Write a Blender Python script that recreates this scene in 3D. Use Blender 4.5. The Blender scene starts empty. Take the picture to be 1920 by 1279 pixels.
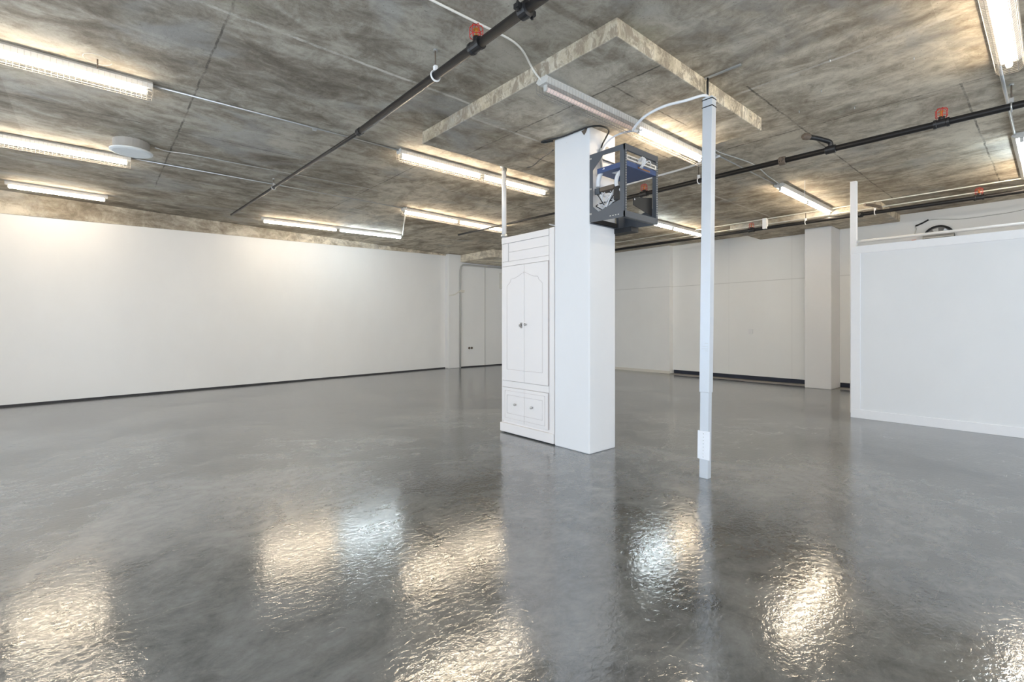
import bpy, math, random
from math import sin, cos, pi, radians
from mathutils import Vector, Matrix

S = bpy.context.scene
COL = S.collection
random.seed(7)

# ------------------------------------------------------------------ camera
F_PX, HORIZON, YAW, EYE = 893.45, 609.5, radians(41.135), 1.25
cam_d = bpy.data.cameras.new('camera')
cam_d.sensor_width = 36.0
cam_d.lens = F_PX / 1920 * 36.0
cam_d.shift_y = -(639.5 - HORIZON) / 1920
cam_d.clip_start = 0.05
cam = bpy.data.objects.new('camera', cam_d)
COL.objects.link(cam)
cam.location = (0, 0, EYE)
cam.rotation_euler = (radians(90), 0, -YAW)
S.camera = cam

# ------------------------------------------------------------------ sky and exposure
W = bpy.data.worlds.new('sky')
S.world = W
W.use_nodes = True
bg = W.node_tree.nodes['Background']
bg.inputs['Color'].default_value = (0.72, 0.85, 1.0, 1)
bg.inputs['Strength'].default_value = 4.1
S.view_settings.view_transform = 'Standard'
S.view_settings.look = 'None'
S.view_settings.gamma = 1.0
S.view_settings.exposure = 0.52
S.view_settings.use_curve_mapping = False
S.cycles.use_denoising = True
S.cycles.max_bounces = 10
S.cycles.diffuse_bounces = 7
S.cycles.sample_clamp_indirect = 6.0

TUBE_WARM, TUBE_COOL, TUBE_POWER = (1.0, 0.83, 0.62), (0.80, 0.93, 1.0), 42.0

# room measures (metres; X runs along the rows of lamps, Y away from the camera to the left)
H, H2 = 3.295, 3.17          # slab and dropped slab undersides
WX0, WX1, WY0 = -2.6, 11.25, -5.0
WINDOWS = [(-4.4, -1.5), (-0.9, 2.0), (2.6, 5.5), (6.1, 8.2)]
BACK_WINDOWS = [(-1.8, 1.0), (1.6, 4.4), (5.0, 7.4)]
WZ0, WZ1 = 0.15, 2.75
for i, (a, b) in enumerate(WINDOWS):          # daylight enters by the shop windows
    l = bpy.data.lights.new('window_portal', 'AREA')
    l.shape = 'RECTANGLE'
    l.size, l.size_y = WZ1 - WZ0, b - a
    o = bpy.data.objects.new('window_portal', l)
    COL.objects.link(o)
    o.location = (WX0 - 0.12, (a + b) / 2, (WZ0 + WZ1) / 2)
    o.rotation_euler = (0, radians(-90), 0)
    l.cycles.is_portal = True
for i, (a, b) in enumerate(BACK_WINDOWS):
    l = bpy.data.lights.new('window_portal', 'AREA')
    l.shape = 'RECTANGLE'
    l.size, l.size_y = b - a, WZ1 - WZ0
    o = bpy.data.objects.new('window_portal', l)
    COL.objects.link(o)
    o.location = ((a + b) / 2, WY0 - 0.12, (WZ0 + WZ1) / 2)
    o.rotation_euler = (radians(90), 0, 0)
    l.cycles.is_portal = True


# ------------------------------------------------------------------ materials
def new_mat(name):
    m = bpy.data.materials.new(name)
    m.use_nodes = True
    nt = m.node_tree
    return m, nt, nt.nodes['Principled BSDF']


def plain(name, col, rough=0.5, metal=0.0, spec=0.5, var=0.06, scale=14.0, bump=0.0):
    """One colour with a little uneven wear from noise."""
    m, nt, p = new_mat(name)
    N, L = nt.nodes, nt.links
    tc = N.new('ShaderNodeTexCoord')
    nz = N.new('ShaderNodeTexNoise')
    nz.inputs['Scale'].default_value = scale
    nz.inputs['Detail'].default_value = 5
    L.new(tc.outputs['Object'], nz.inputs['Vector'])
    mr = N.new('ShaderNodeMapRange')
    mr.inputs['To Min'].default_value = 1 - var
    mr.inputs['To Max'].default_value = 1 + var
    L.new(nz.outputs['Fac'], mr.inputs['Value'])
    vm = N.new('ShaderNodeVectorMath')
    vm.operation = 'SCALE'
    vm.inputs[0].default_value = col
    L.new(mr.outputs['Result'], vm.inputs['Scale'])
    L.new(vm.outputs['Vector'], p.inputs['Base Color'])
    p.inputs['Roughness'].default_value = rough
    p.inputs['Metallic'].default_value = metal
    p.inputs['Specular IOR Level'].default_value = spec
    if bump:
        b = N.new('ShaderNodeBump')
        b.inputs['Strength'].default_value = bump
        b.inputs['Distance'].default_value = 0.004
        L.new(nz.outputs['Fac'], b.inputs['Height'])
        L.new(b.outputs['Normal'], p.inputs['Normal'])
    return m


def glow(name, col, power):
    m, nt, p = new_mat(name)
    p.inputs['Base Color'].default_value = (0.9, 0.9, 0.9, 1)
    p.inputs['Emission Color'].default_value = (*col, 1)
    p.inputs['Emission Strength'].default_value = power
    return m


class G:
    """Small helper to write node graphs."""
    def __init__(s, nt):
        s.nt, s.N, s.L = nt, nt.nodes, nt.links

    def put(s, sock, v):
        if hasattr(v, 'is_linked') or hasattr(v, 'links'):
            s.L.new(v, sock)
        else:
            sock.default_value = v

    def math(s, op, a, b=0.0, c=None, clamp=False):
        n = s.N.new('ShaderNodeMath')
        n.operation = op
        n.use_clamp = clamp
        s.put(n.inputs[0], a)
        s.put(n.inputs[1], b)
        if c is not None:
            s.put(n.inputs[2], c)
        return n.outputs[0]

    def noise(s, vec, scale, detail=4, rough=0.5, dist=0.0):
        n = s.N.new('ShaderNodeTexNoise')
        n.inputs['Scale'].default_value = scale
        n.inputs['Detail'].default_value = detail
        n.inputs['Roughness'].default_value = rough
        n.inputs['Distortion'].default_value = dist
        s.L.new(vec, n.inputs['Vector'])
        return n.outputs['Fac']

    def mapping(s, vec, scale=(1, 1, 1), rot=0.0, loc=(0, 0, 0)):
        n = s.N.new('ShaderNodeMapping')
        n.inputs['Scale'].default_value = scale
        n.inputs['Rotation'].default_value = (0, 0, rot)
        n.inputs['Location'].default_value = loc
        s.L.new(vec, n.inputs['Vector'])
        return n.outputs['Vector']

    def ramp(s, v, a, b, lo=0.0, hi=1.0):
        n = s.N.new('ShaderNodeMapRange')
        n.interpolation_type = 'SMOOTHSTEP'
        for k, x in zip(('From Min', 'From Max', 'To Min', 'To Max'), (a, b, lo, hi)):
            n.inputs[k].default_value = x
        s.L.new(v, n.inputs['Value'])
        return n.outputs['Result']

    def mix(s, fac, a, b):
        n = s.N.new('ShaderNodeMix')
        n.data_type = 'RGBA'
        s.put(n.inputs['Factor'], fac)
        s.put(n.inputs['A'], a)
        s.put(n.inputs['B'], b)
        return n.outputs['Result']


def concrete(name, seams_x=(), seams_y=(), tone=1.0, side=False):
    """Board-formed slab: streaks, stains, form joints at fixed places."""
    m, nt, p = new_mat(name)
    g = G(nt)
    geo = g.N.new('ShaderNodeNewGeometry')
    pos = geo.outputs['Position']
    sep = g.N.new('ShaderNodeSeparateXYZ')
    g.L.new(pos, sep.inputs[0])
    X, Y = sep.outputs['X'], sep.outputs['Y']
    big = g.noise(g.mapping(pos, (0.55, 0.9, 1)), 1.0, 5, 0.6, 0.4)
    streak_a = g.noise(g.mapping(pos, (1.3, 3.2, 4)), 1.0, 8, 0.66, 0.9)
    streak_b = g.noise(g.mapping(pos, (3.2, 1.3, 4)), 1.0, 8, 0.66, 0.9)
    fine = g.noise(pos, 26.0, 6, 0.7)
    # streaks run with the boards: one way over the left bays, the other over the right ones
    side_f = g.ramp(g.math('ADD', X, g.math('MULTIPLY', g.noise(pos, 0.7, 2), 1.5)), 3.0, 4.6)
    st = g.math('ADD', g.math('MULTIPLY', streak_b, side_f),
                g.math('MULTIPLY', streak_a, g.math('SUBTRACT', 1.0, side_f)))
    # each form board a slightly different tone
    bx = g.math('FLOOR', g.math('DIVIDE', g.math('SUBTRACT', X, 0.63), 1.22))
    by = g.math('FLOOR', g.math('DIVIDE', g.math('SUBTRACT', Y, 0.53), 2.44))
    wn = g.N.new('ShaderNodeTexWhiteNoise')
    wn.noise_dimensions = '2D'
    cb = g.N.new('ShaderNodeCombineXYZ')
    g.L.new(bx, cb.inputs[0])
    g.L.new(by, cb.inputs[1])
    g.L.new(cb.outputs[0], wn.inputs['Vector'])
    board = wn.outputs['Value']
    t = g.math('ADD', g.math('MULTIPLY', st, 0.85), g.math('MULTIPLY', big, 0.55))
    midn = g.noise(g.mapping(pos, (1, 1, 1), 0.5, (3, 1, 0)), 4.5, 10, 0.78, 0.6)
    t = g.math('ADD', t, g.math('MULTIPLY', g.math('SUBTRACT', midn, 0.5), 0.75))
    t = g.math('ADD', t, g.math('MULTIPLY', fine, 0.16))
    t = g.math('ADD', t, g.math('MULTIPLY', board, 0.07))
    t = g.ramp(t, 0.52, 1.08)
    dark, mid, light = (0.175, 0.150, 0.120, 1), (0.335, 0.303, 0.255, 1), (0.56, 0.53, 0.465, 1)
    if side:
        dark, mid, light = (0.36, 0.31, 0.23, 1), (0.56, 0.50, 0.39, 1), (0.76, 0.72, 0.62, 1)
    dark, mid, light = [tuple(c * tone for c in k[:3]) + (1,) for k in (dark, mid, light)]
    cr = g.N.new('ShaderNodeValToRGB')
    cr.color_ramp.elements[0].color = dark
    cr.color_ramp.elements[0].position = 0.05
    cr.color_ramp.elements[1].color = light
    cr.color_ramp.elements[1].position = 0.98
    e = cr.color_ramp.elements.new(0.5)
    e.color = mid
    g.L.new(t, cr.inputs[0])
    col = cr.outputs[0]
    tint = g.mix(side_f, (0.84, 0.825, 0.79, 1), (1.24, 1.20, 1.12, 1))
    mul = g.N.new('ShaderNodeMix')
    mul.data_type = 'RGBA'
    mul.blend_type = 'MULTIPLY'
    mul.inputs['Factor'].default_value = 1.0
    g.L.new(col, mul.inputs['A'])
    g.L.new(tint, mul.inputs['B'])
    col = mul.outputs['Result']
    # blue-grey laitance and green-brown stains
    blue = g.ramp(g.noise(g.mapping(pos, (1, 1.3, 1), 0, (7, 3, 0)), 0.9, 5, 0.6, 0.6), 0.52, 0.70)
    col = g.mix(g.math('MULTIPLY', blue, 0.55), col, tuple(c * tone for c in (0.37, 0.37, 0.355)) + (1,))
    green = g.ramp(g.noise(g.mapping(pos, (1.4, 1, 1), 0.4, (-4, 9, 0)), 1.5, 6, 0.7, 0.8), 0.56, 0.72)
    col = g.mix(g.math('MULTIPLY', green, 0.45), col, tuple(c * tone for c in (0.29, 0.28, 0.20)) + (1,))
    rust = g.ramp(g.noise(g.mapping(pos, (1, 1, 1), 0.0, (14, -9, 0)), 1.7, 6, 0.7, 0.3), 0.60, 0.74)
    col = g.mix(g.math('MULTIPLY', rust, 0.5), col, tuple(c * tone for c in (0.33, 0.27, 0.215)) + (1,))
    # pits
    pit = g.ramp(g.noise(pos, 70, 3, 0.5), 0.66, 0.72)
    col = g.mix(g.math('MULTIPLY', pit, 0.5), col, (0.10, 0.09, 0.08, 1))
    wob = g.math('MULTIPLY', g.math('SUBTRACT', g.noise(pos, 3.0, 5, 0.7), 0.5), 0.05)
    brk = g.ramp(g.noise(pos, 3.3, 6, 0.8), 0.40, 0.60, 0.15, 1.0)

    def seam(coord, other, c, w, colr, a=-99.0, b=99.0, strength=0.8):
        nonlocal col
        d = g.math('ABSOLUTE', g.math('ADD', g.math('SUBTRACT', coord, c), wob))
        f = g.ramp(d, w * 0.4, w, 1.0, 0.0)
        f = g.math('MULTIPLY', f, g.math('GREATER_THAN', other, a))
        f = g.math('MULTIPLY', f, g.math('LESS_THAN', other, b))
        f = g.math('MULTIPLY', g.math('MULTIPLY', f, brk), strength)
        col = g.mix(f, col, colr)
    dk, wt = (0.07, 0.06, 0.05, 1), (0.66, 0.63, 0.57, 1)
    if side:
        rough_n = g.ramp(g.noise(g.mapping(pos, (1, 1, 0.6)), 11, 9, 0.8, 0.8), 0.46, 0.56)
        col = g.mix(g.math('MULTIPLY', rough_n, 0.8), col, (0.27, 0.22, 0.165, 1))
    for c, a, b, kind in seams_x:
        seam(X, Y, c, 0.022 if kind == 'w' else 0.011, wt if kind == 'w' else dk, a, b)
    for c, a, b, kind in seams_y:
        seam(Y, X, c, 0.022 if kind == 'w' else 0.011, wt if kind == 'w' else dk, a, b)
    g.L.new(col, p.inputs['Base Color'])
    p.inputs['Roughness'].default_value = 0.8
    p.inputs['Specular IOR Level'].default_value = 0.25
    bm = g.N.new('ShaderNodeBump')
    bm.inputs['Strength'].default_value = 0.5
    bm.inputs['Distance'].default_value = 0.01
    g.L.new(g.math('ADD', st, g.math('MULTIPLY', fine, 0.5)), bm.inputs['Height'])
    g.L.new(bm.outputs['Normal'], p.inputs['Normal'])
    return m


def floor_mat():
    m, nt, p = new_mat('sealed_concrete')
    g = G(nt)
    pos = g.N.new('ShaderNodeNewGeometry').outputs['Position']
    a = g.noise(g.mapping(pos, (0.6, 0.5, 1), 0.3), 1.0, 6, 0.62, 0.8)
    b = g.noise(g.mapping(pos, (1.0, 1.0, 1), 0, (5, 2, 0)), 2.6, 7, 0.65, 1.2)
    c = g.noise(pos, 20, 5, 0.7)
    mid_ = g.noise(g.mapping(pos, (1.0, 1.6, 1), 0.7, (1, 8, 0)), 7.0, 9, 0.75, 1.0)
    t = g.math('ADD', g.math('MULTIPLY', a, 0.5), g.math('MULTIPLY', b, 0.30))
    t = g.math('ADD', t, g.math('MULTIPLY', mid_, 0.22))
    t = g.math('ADD', t, g.math('MULTIPLY', c, 0.10))
    t = g.ramp(t, 0.38, 0.72)
    col = g.mix(t, (0.050, 0.053, 0.054, 1), (0.220, 0.232, 0.236, 1))
    # pale scuffs, fine scratches and specks
    scr = g.noise(g.mapping(pos, (2.2, 34, 1), 0.9), 1.0, 3, 0.6, 0.4)
    col = g.mix(g.math('MULTIPLY', g.ramp(scr, 0.66, 0.74), 0.35), col, (0.30, 0.29, 0.27, 1))
    vo = g.N.new('ShaderNodeTexVoronoi')
    vo.inputs['Scale'].default_value = 7.0
    g.L.new(pos, vo.inputs['Vector'])
    spk = g.ramp(vo.outputs['Distance'], 0.016, 0.034, 1.0, 0.0)
    col = g.mix(g.math('MULTIPLY', spk, 0.6), col, (0.42, 0.41, 0.38, 1))
    # narrow margin along the right wall that was never sealed
    sep = g.N.new('ShaderNodeSeparateXYZ')
    g.L.new(pos, sep.inputs[0])
    edge = g.math('ADD', sep.outputs['X'], g.math('MULTIPLY', g.math('SUBTRACT', g.noise(pos, 1.8, 4), 0.5), 0.25))
    bare = g.ramp(edge, 10.86, 10.92)
    bare = g.math('MULTIPLY', bare, g.ramp(sep.outputs['Y'], 7.0, 6.6))
    col = g.mix(g.math('MULTIPLY', bare, 0.8), col, (0.25, 0.225, 0.19, 1))
    g.L.new(col, p.inputs['Base Color'])
    r = g.ramp(mid_, 0.35, 0.65, 0.085, 0.12)
    r = g.math('ADD', r, g.math('MULTIPLY', bare, 0.5))
    g.L.new(r, p.inputs['Roughness'])
    p.inputs['Specular IOR Level'].default_value = 0.5
    p.inputs['IOR'].default_value = 2.4
    bp = g.N.new('ShaderNodeBump')
    bp.inputs['Strength'].default_value = 0.36
    bp.inputs['Distance'].default_value = 0.003
    h = g.math('ADD', g.math('MULTIPLY', g.noise(g.mapping(pos, (1, 1.5, 1), 0.8), 26, 3, 0.55, 0.8), 1.0),
               g.math('MULTIPLY', g.noise(pos, 55, 2, 0.5, 0.5), 0.25))
    g.L.new(h, bp.inputs['Height'])
    g.L.new(bp.outputs['Normal'], p.inputs['Normal'])
    return m


def painted(name, col, lines=(), var=0.02, chips=0.0, rough=0.55):
    """White painted wall with faint roller patches and optional board joints (axis, position, strength)."""
    m, nt, p = new_mat(name)
    g = G(nt)
    pos = g.N.new('ShaderNodeNewGeometry').outputs['Position']
    sep = g.N.new('ShaderNodeSeparateXYZ')
    g.L.new(pos, sep.inputs[0])
    n = g.noise(g.mapping(pos, (1, 1, 0.6)), 0.9, 5, 0.6)
    c = g.mix(g.ramp(n, 0.3, 0.7), tuple(x * (1 - var) for x in col) + (1,), tuple(x * (1 + var) for x in col) + (1,))
    for ax, v, s in lines:
        d = g.math('ABSOLUTE', g.math('SUBTRACT', sep.outputs[ax], v))
        c = g.mix(g.math('MULTIPLY', g.ramp(d, 0.004, 0.010, 1, 0), s), c, (0.35, 0.34, 0.33, 1))
    if chips:
        ch = g.ramp(g.noise(pos, 9, 6, 0.75), 0.72, 0.745)
        c = g.mix(g.math('MULTIPLY', ch, chips), c, (0.42, 0.39, 0.34, 1))
    g.L.new(c, p.inputs['Base Color'])
    p.inputs['Roughness'].default_value = rough
    p.inputs['Specular IOR Level'].default_value = 0.3
    bp = g.N.new('ShaderNodeBump')
    bp.inputs['Strength'].default_value = 0.12
    bp.inputs['Distance'].default_value = 0.004
    g.L.new(g.noise(pos, 30, 4, 0.6), bp.inputs['Height'])
    g.L.new(bp.outputs['Normal'], p.inputs['Normal'])
    return m


M = {}
M['ceiling'] = concrete('slab_concrete',
    seams_x=[(0.66, 3.2, 8.8, 'd'), (-1.9, -5, 12, 'd'), (3.1, 4.45, 9.9, 'd'), (4.28, -5, 1.9, 'w'), (5.53, -5, 9, 'd'),
             (6.8, 1.9, 9, 'd'), (7.95, -5, 1.8, 'd'), (9.2, -5, 9, 'd')],
    seams_y=[(3.57, -3, 2.6, 'w'), (3.57, 5.0, 10.2, 'w'), (1.75, 4.2, 9.8, 'd'), (0.54, 5.5, 9.8, 'd'), (6.1, -3, 9, 'd'),
             (8.4, -3, 9, 'd'), (-0.7, -3, 9, 'd')])
M['drop'] = concrete('drop_panel_concrete', tone=1.12,
    seams_x=[(3.14, 1.9, 4.45, 'd'), (4.36, 1.9, 4.45, 'd')],
    seams_y=[(3.57, 2.5, 3.6, 'w'), (2.35, 3.1, 4.3, 'd'), (3.95, 3.1, 5, 'd'), (2.95, 4.3, 5, 'd')])
M['drop_side'] = concrete('drop_panel_edge', tone=1.0, side=True)
M['fascia'] = concrete('fascia_concrete', tone=1.35)
M['floor'] = floor_mat()
M['wall_l'] = painted('wall_paint_left', (0.80, 0.80, 0.79))
M['wall_r'] = painted('wall_paint_right', (0.86, 0.86, 0.845), lines=[('Z', 2.24, 0.35), ('Y', 5.1, 0.10), ('Y', 3.75, 0.12)])
M['wall_p'] = painted('partition_paint', (0.79, 0.80, 0.81), lines=[('Y', -1.2, 0.12)])
M['pillar'] = painted('pillar_paint', (0.76, 0.76, 0.765), chips=0.6)
M['white'] = plain('white_paint', (0.80, 0.80, 0.80), 0.45)
M['trim'] = plain('white_trim', (0.84, 0.84, 0.85), 0.4, var=0.02)
M['cream'] = plain('cream_paint', (0.74, 0.71, 0.64), 0.5)
M['cab'] = plain('cabinet_paint', (0.80, 0.762, 0.74), 0.42, var=0.02, scale=3)
M['groove'] = plain('groove_shadow_gap', (0.60, 0.54, 0.52), 0.7)
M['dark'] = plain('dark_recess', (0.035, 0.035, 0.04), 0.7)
M['navy'] = plain('dark_navy_board', (0.02, 0.025, 0.045), 0.5, var=0.5, scale=4)
M['black'] = plain('black_pipe', (0.014, 0.013, 0.013), 0.42, spec=0.3, var=0.3)
M['rack'] = plain('rack_steel', (0.085, 0.095, 0.11), 0.42, var=0.06)
M['rackdark'] = plain('black_steel', (0.012, 0.012, 0.013), 0.45)
M['blue'] = plain('blue_enamel', (0.05, 0.085, 0.20), 0.45)
M['cable_w'] = plain('white_cable', (0.72, 0.73, 0.75), 0.5)
M['cable_k'] = plain('black_cable', (0.02, 0.02, 0.02), 0.5)
M['cable_g'] = plain('grey_cable', (0.45, 0.45, 0.43), 0.5)
M['brown'] = plain('weathered_box', (0.13, 0.10, 0.075), 0.7, var=0.3)
M['galv'] = plain('galvanised_steel', (0.52, 0.53, 0.53), 0.38, metal=0.7, var=0.1)
M['post'] = plain('grey_painted_post', (0.58, 0.61, 0.65), 0.38, metal=0.15, var=0.03)
M['post_w'] = plain('pale_splice_plate', (0.82, 0.84, 0.88), 0.35)
M['red'] = plain('red_wire', (0.55, 0.03, 0.02), 0.4)
M['brass'] = plain('brass_head', (0.60, 0.28, 0.07), 0.35, metal=0.6)
M['chrome'] = plain('tarnished_chrome', (0.40, 0.39, 0.38), 0.3, metal=0.9)
M['warm'] = glow('warm_tube', TUBE_WARM, TUBE_POWER)
M['cool'] = glow('cool_tube', TUBE_COOL, TUBE_POWER * 0.9)
M['off'] = plain('unlit_pinkish_tube', (0.85, 0.66, 0.58), 0.35)
M['fix'] = plain('lamp_enamel', (0.55, 0.54, 0.51), 0.4)
M['disc'] = plain('pale_grey_plastic', (0.62, 0.64, 0.64), 0.45)
M['discbody'] = plain('grey_plaster_ring', (0.30, 0.29, 0.27), 0.7)
M['yellow'] = plain('wire_guard', (0.30, 0.28, 0.25), 0.5)
M['orange'] = plain('orange_plastic', (0.75, 0.22, 0.08), 0.5)
M['glassk'] = plain('dim_fan_blades', (0.22, 0.21, 0.20), 0.4)


# ------------------------------------------------------------------ mesh helpers
WLOC = {}


class MB:
    def __init__(s):
        s.v, s.f, s.m = [], [], []
        s.smooth = []

    def add(s, vs, fs, mi=0, smooth=False):
        n = len(s.v)
        s.v += [Vector(v) for v in vs]
        for f in fs:
            s.f.append([i + n for i in f])
            s.m.append(mi)
            s.smooth.append(smooth)
        return s

    def box(s, a, b, mi=0):
        x0, y0, z0 = [min(p, q) for p, q in zip(a, b)]
        x1, y1, z1 = [max(p, q) for p, q in zip(a, b)]
        vs = [(x0, y0, z0), (x1, y0, z0), (x1, y1, z0), (x0, y1, z0), (x0, y0, z1), (x1, y0, z1), (x1, y1, z1), (x0, y1, z1)]
        return s.add(vs, [(0, 3, 2, 1), (4, 5, 6, 7), (0, 1, 5, 4), (1, 2, 6, 5), (2, 3, 7, 6), (3, 0, 4, 7)], mi)

    def hexa(s, bot, top, mi=0):
        """bot, top: four points each, counter-clockwise seen from above."""
        return s.add(list(bot) + list(top), [(0, 3, 2, 1), (4, 5, 6, 7), (0, 1, 5, 4), (1, 2, 6, 5), (2, 3, 7, 6), (3, 0, 4, 7)], mi)

    def tube(s, pts, r, seg=8, mi=0, cap=True, r2=None):
        pts = [Vector(p) for p in pts]
        n = len(pts)
        rings = []
        up = None
        for i, p in enumerate(pts):
            t = (pts[min(i + 1, n - 1)] - pts[max(i - 1, 0)]).normalized()
            if up is None:
                up = Vector((0, 0, 1)) if abs(t.z) < 0.9 else Vector((1, 0, 0))
            x = t.cross(up).normalized()
            y = x.cross(t).normalized()
            up = y
            rr = r if r2 is None else r + (r2 - r) * i / (n - 1)
            rings.append([p + x * rr * cos(2 * pi * k / seg) + y * rr * sin(2 * pi * k / seg) for k in range(seg)])
        vs = [q for ring in rings for q in ring]
        fs = []
        for i in range(n - 1):
            for k in range(seg):
                k2 = (k + 1) % seg
                fs.append((i * seg + k, i * seg + k2, (i + 1) * seg + k2, (i + 1) * seg + k))
        s.add(vs, fs, mi, True)
        if cap:
            n0 = len(s.v) - len(vs)
            s.f.append([n0 + k for k in range(seg)][::-1]); s.m.append(mi); s.smooth.append(False)
            s.f.append([n0 + (n - 1) * seg + k for k in range(seg)]); s.m.append(mi); s.smooth.append(False)
        return s

    def lathe(s, base, axis, prof, seg=20, mi=0):
        """prof: list of (radius, distance along axis)."""
        base, axis = Vector(base), Vector(axis).normalized()
        u = axis.orthogonal().normalized()
        w = axis.cross(u)
        vs, fs = [], []
        for r, h in prof:
            for k in range(seg):
                a = 2 * pi * k / seg
                vs.append(base + axis * h + (u * cos(a) + w * sin(a)) * max(r, 1e-4))
        for i in range(len(prof) - 1):
            for k in range(seg):
                k2 = (k + 1) % seg
                fs.append((i * seg + k, i * seg + k2, (i + 1) * seg + k2, (i + 1) * seg + k))
        fs.append(tuple(range(seg))[::-1])
        fs.append(tuple(range((len(prof) - 1) * seg, len(prof) * seg)))
        return s.add(vs, fs, mi, False)

    def build(s, name, mats, parent=None, bevel=0.0, origin=None):
        if not isinstance(mats, (list, tuple)):
            mats = [mats]
        if parent is not None:
            o0 = WLOC[parent.name]
            w0 = o0
            loc = Vector((0, 0, 0))
        else:
            mn = Vector([min(v[i] for v in s.v) for i in range(3)])
            mx = Vector([max(v[i] for v in s.v) for i in range(3)])
            w0 = Vector(origin) if origin else Vector(((mn.x + mx.x) / 2, (mn.y + mx.y) / 2, mn.z))
            loc = w0
        me = bpy.data.meshes.new(name)
        me.from_pydata([v - w0 for v in s.v], [], s.f)
        for mt in mats:
            me.materials.append(mt)
        for poly, mi, sm in zip(me.polygons, s.m, s.smooth):
            poly.material_index = mi
            poly.use_smooth = sm
        me.validate()
        me.update()
        o = bpy.data.objects.new(name, me)
        COL.objects.link(o)
        o.location = loc
        if parent is not None:
            o.parent = parent
        WLOC[o.name] = w0.copy()
        if bevel:
            b = o.modifiers.new('bevel', 'BEVEL')
            b.width = bevel
            b.segments = 2
            b.limit_method = 'ANGLE'
        return o


def tag(o, label, cat, group=None, kind=None):
    o['label'] = label
    o['category'] = cat
    if group:
        o['group'] = group
    if kind:
        o['kind'] = kind
    return o


def thing(name, loc, label, cat, group=None):
    o = bpy.data.objects.new(name, None)
    o.empty_display_size = 0.1
    COL.objects.link(o)
    o.location = loc
    WLOC[o.name] = Vector(loc)
    return tag(o, label, cat, group)


def struct(o):
    o['kind'] = 'structure'
    return o


def arc_path(pts, rad=0.06, n=5):
    """Rounds the corners of a polyline."""
    pts = [Vector(p) for p in pts]
    out = [pts[0]]
    for i in range(1, len(pts) - 1):
        a, b, c = pts[i - 1], pts[i], pts[i + 1]
        d1 = min(rad, (a - b).length * 0.45)
        d2 = min(rad, (c - b).length * 0.45)
        p, q = b + (a - b).normalized() * d1, b + (c - b).normalized() * d2
        for k in range(n + 1):
            t = k / n
            out.append(p * (1 - t) ** 2 + b * 2 * t * (1 - t) + q * t * t)
    out.append(pts[-1])
    return out


def spline(pts, n=8):
    """Catmull-Rom through the points, for hanging cables."""
    P = [Vector(p) for p in pts]
    P = [P[0] * 2 - P[1]] + P + [P[-1] * 2 - P[-2]]
    out = []
    for i in range(1, len(P) - 2):
        for k in range(n):
            t = k / n
            a, b, c, d = P[i - 1], P[i], P[i + 1], P[i + 2]
            out.append(0.5 * ((2 * b) + (c - a) * t + (2 * a - 5 * b + 4 * c - d) * t * t + (3 * b - a - 3 * c + d) * t ** 3))
    out.append(P[-2])
    return out


# ------------------------------------------------------------------ room shell
struct(MB().box((WX0 - 0.3, WY0 - 0.3, -0.12), (WX1 + 1.2, 12.6, 0)).build('floor', M['floor']))
struct(MB().box((WX0 - 0.3, WY0 - 0.3, H), (WX1 + 1.2, 12.6, H + 0.2)).build('ceiling', M['ceiling']))

# left wall: stands a few centimetres off the floor over a dark recess
LA, LB = Vector((-2.9, 10.321, 0)), Vector((7.72, 11.67, 0))
nrm = Vector((-(LB - LA).y, (LB - LA).x, 0)).normalized()


def wall_strip(A, B, z0, z1a, z1b, t0, t1, mb=None):
    mb = mb or MB()
    a0, b0, a1, b1 = A + nrm * t0, B + nrm * t0, A + nrm * t1, B + nrm * t1
    Z = lambda p, z: Vector((p.x, p.y, z))
    return mb.hexa([Z(a0, z0), Z(b0, z0), Z(b1, z0), Z(a1, z0)], [Z(a0, z1a), Z(b0, z1b), Z(b1, z1b), Z(a1, z1a)])


struct(wall_strip(LA, LB, 0.03, H, H, 0, 0.15).build('wall_left', M['wall_l']))
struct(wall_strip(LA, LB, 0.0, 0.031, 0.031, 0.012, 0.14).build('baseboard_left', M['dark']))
# concrete fascia over the wall, its lower edge rising slowly to the corner
fa = MB()
Z = lambda p, z: Vector((p.x, p.y, z))
a0, b0 = LA - nrm * 0.02, LB - nrm * 0.02
a1, b1 = LA + nrm * 0.10, LB + nrm * 0.10
fa.hexa([Z(a0, 2.88), Z(b0, 3.26), Z(b1, 3.26), Z(a1, 2.88)], [Z(a0, H), Z(b0, H), Z(b1, H), Z(a1, H)])
struct(fa.build('trim_1', M['fascia']))

# far wall beyond the corner, with its corner pier
struct(MB().box((7.95, 11.50, 0.03), (WX1 + 1.0, 11.65, H)).build('wall_far', M['wall_l']))
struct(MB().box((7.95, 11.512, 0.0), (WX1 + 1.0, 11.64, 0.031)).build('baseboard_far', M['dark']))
struct(MB().box((7.62, 11.49, 0.0), (8.02, 11.9, H)).build('wall_pier', M['wall_l'], bevel=0.01))
struct(MB().box((8.05, 10.0, 3.09), (10.2, 11.51, H)).build('trim_2', M['fascia'], bevel=0.01))

# right wall
struct(MB().box((WX1, WY0, 0.095), (WX1 + 0.2, 7.0, H)).build('wall_right', M['wall_r']))
struct(MB().box((WX1 + 0.05, WY0, 0.0), (WX1 + 0.2, 7.0, 0.096)).build('baseboard_right', M['navy']))
pr = MB().box((WX1 - 0.16, 6.55, 0.0), (WX1 + 0.2, 11.51, H))
struct(pr.build('wall_right_return', M['wall_r'], bevel=0.006))
struct(MB().box((WX1 - 0.175, 6.545, 0.0), (WX1 - 0.16, 11.5, 0.07)).build('baseboard_return', M['cream']))
d3_ = MB().box((9.75, 1.925, H2), (WX1 + 0.05, 4.40, H + 0.01))
d3_.m[2] = 1
struct(d3_.build('trim_3', [M['drop'], M['drop_side']], bevel=0.01))
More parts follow.
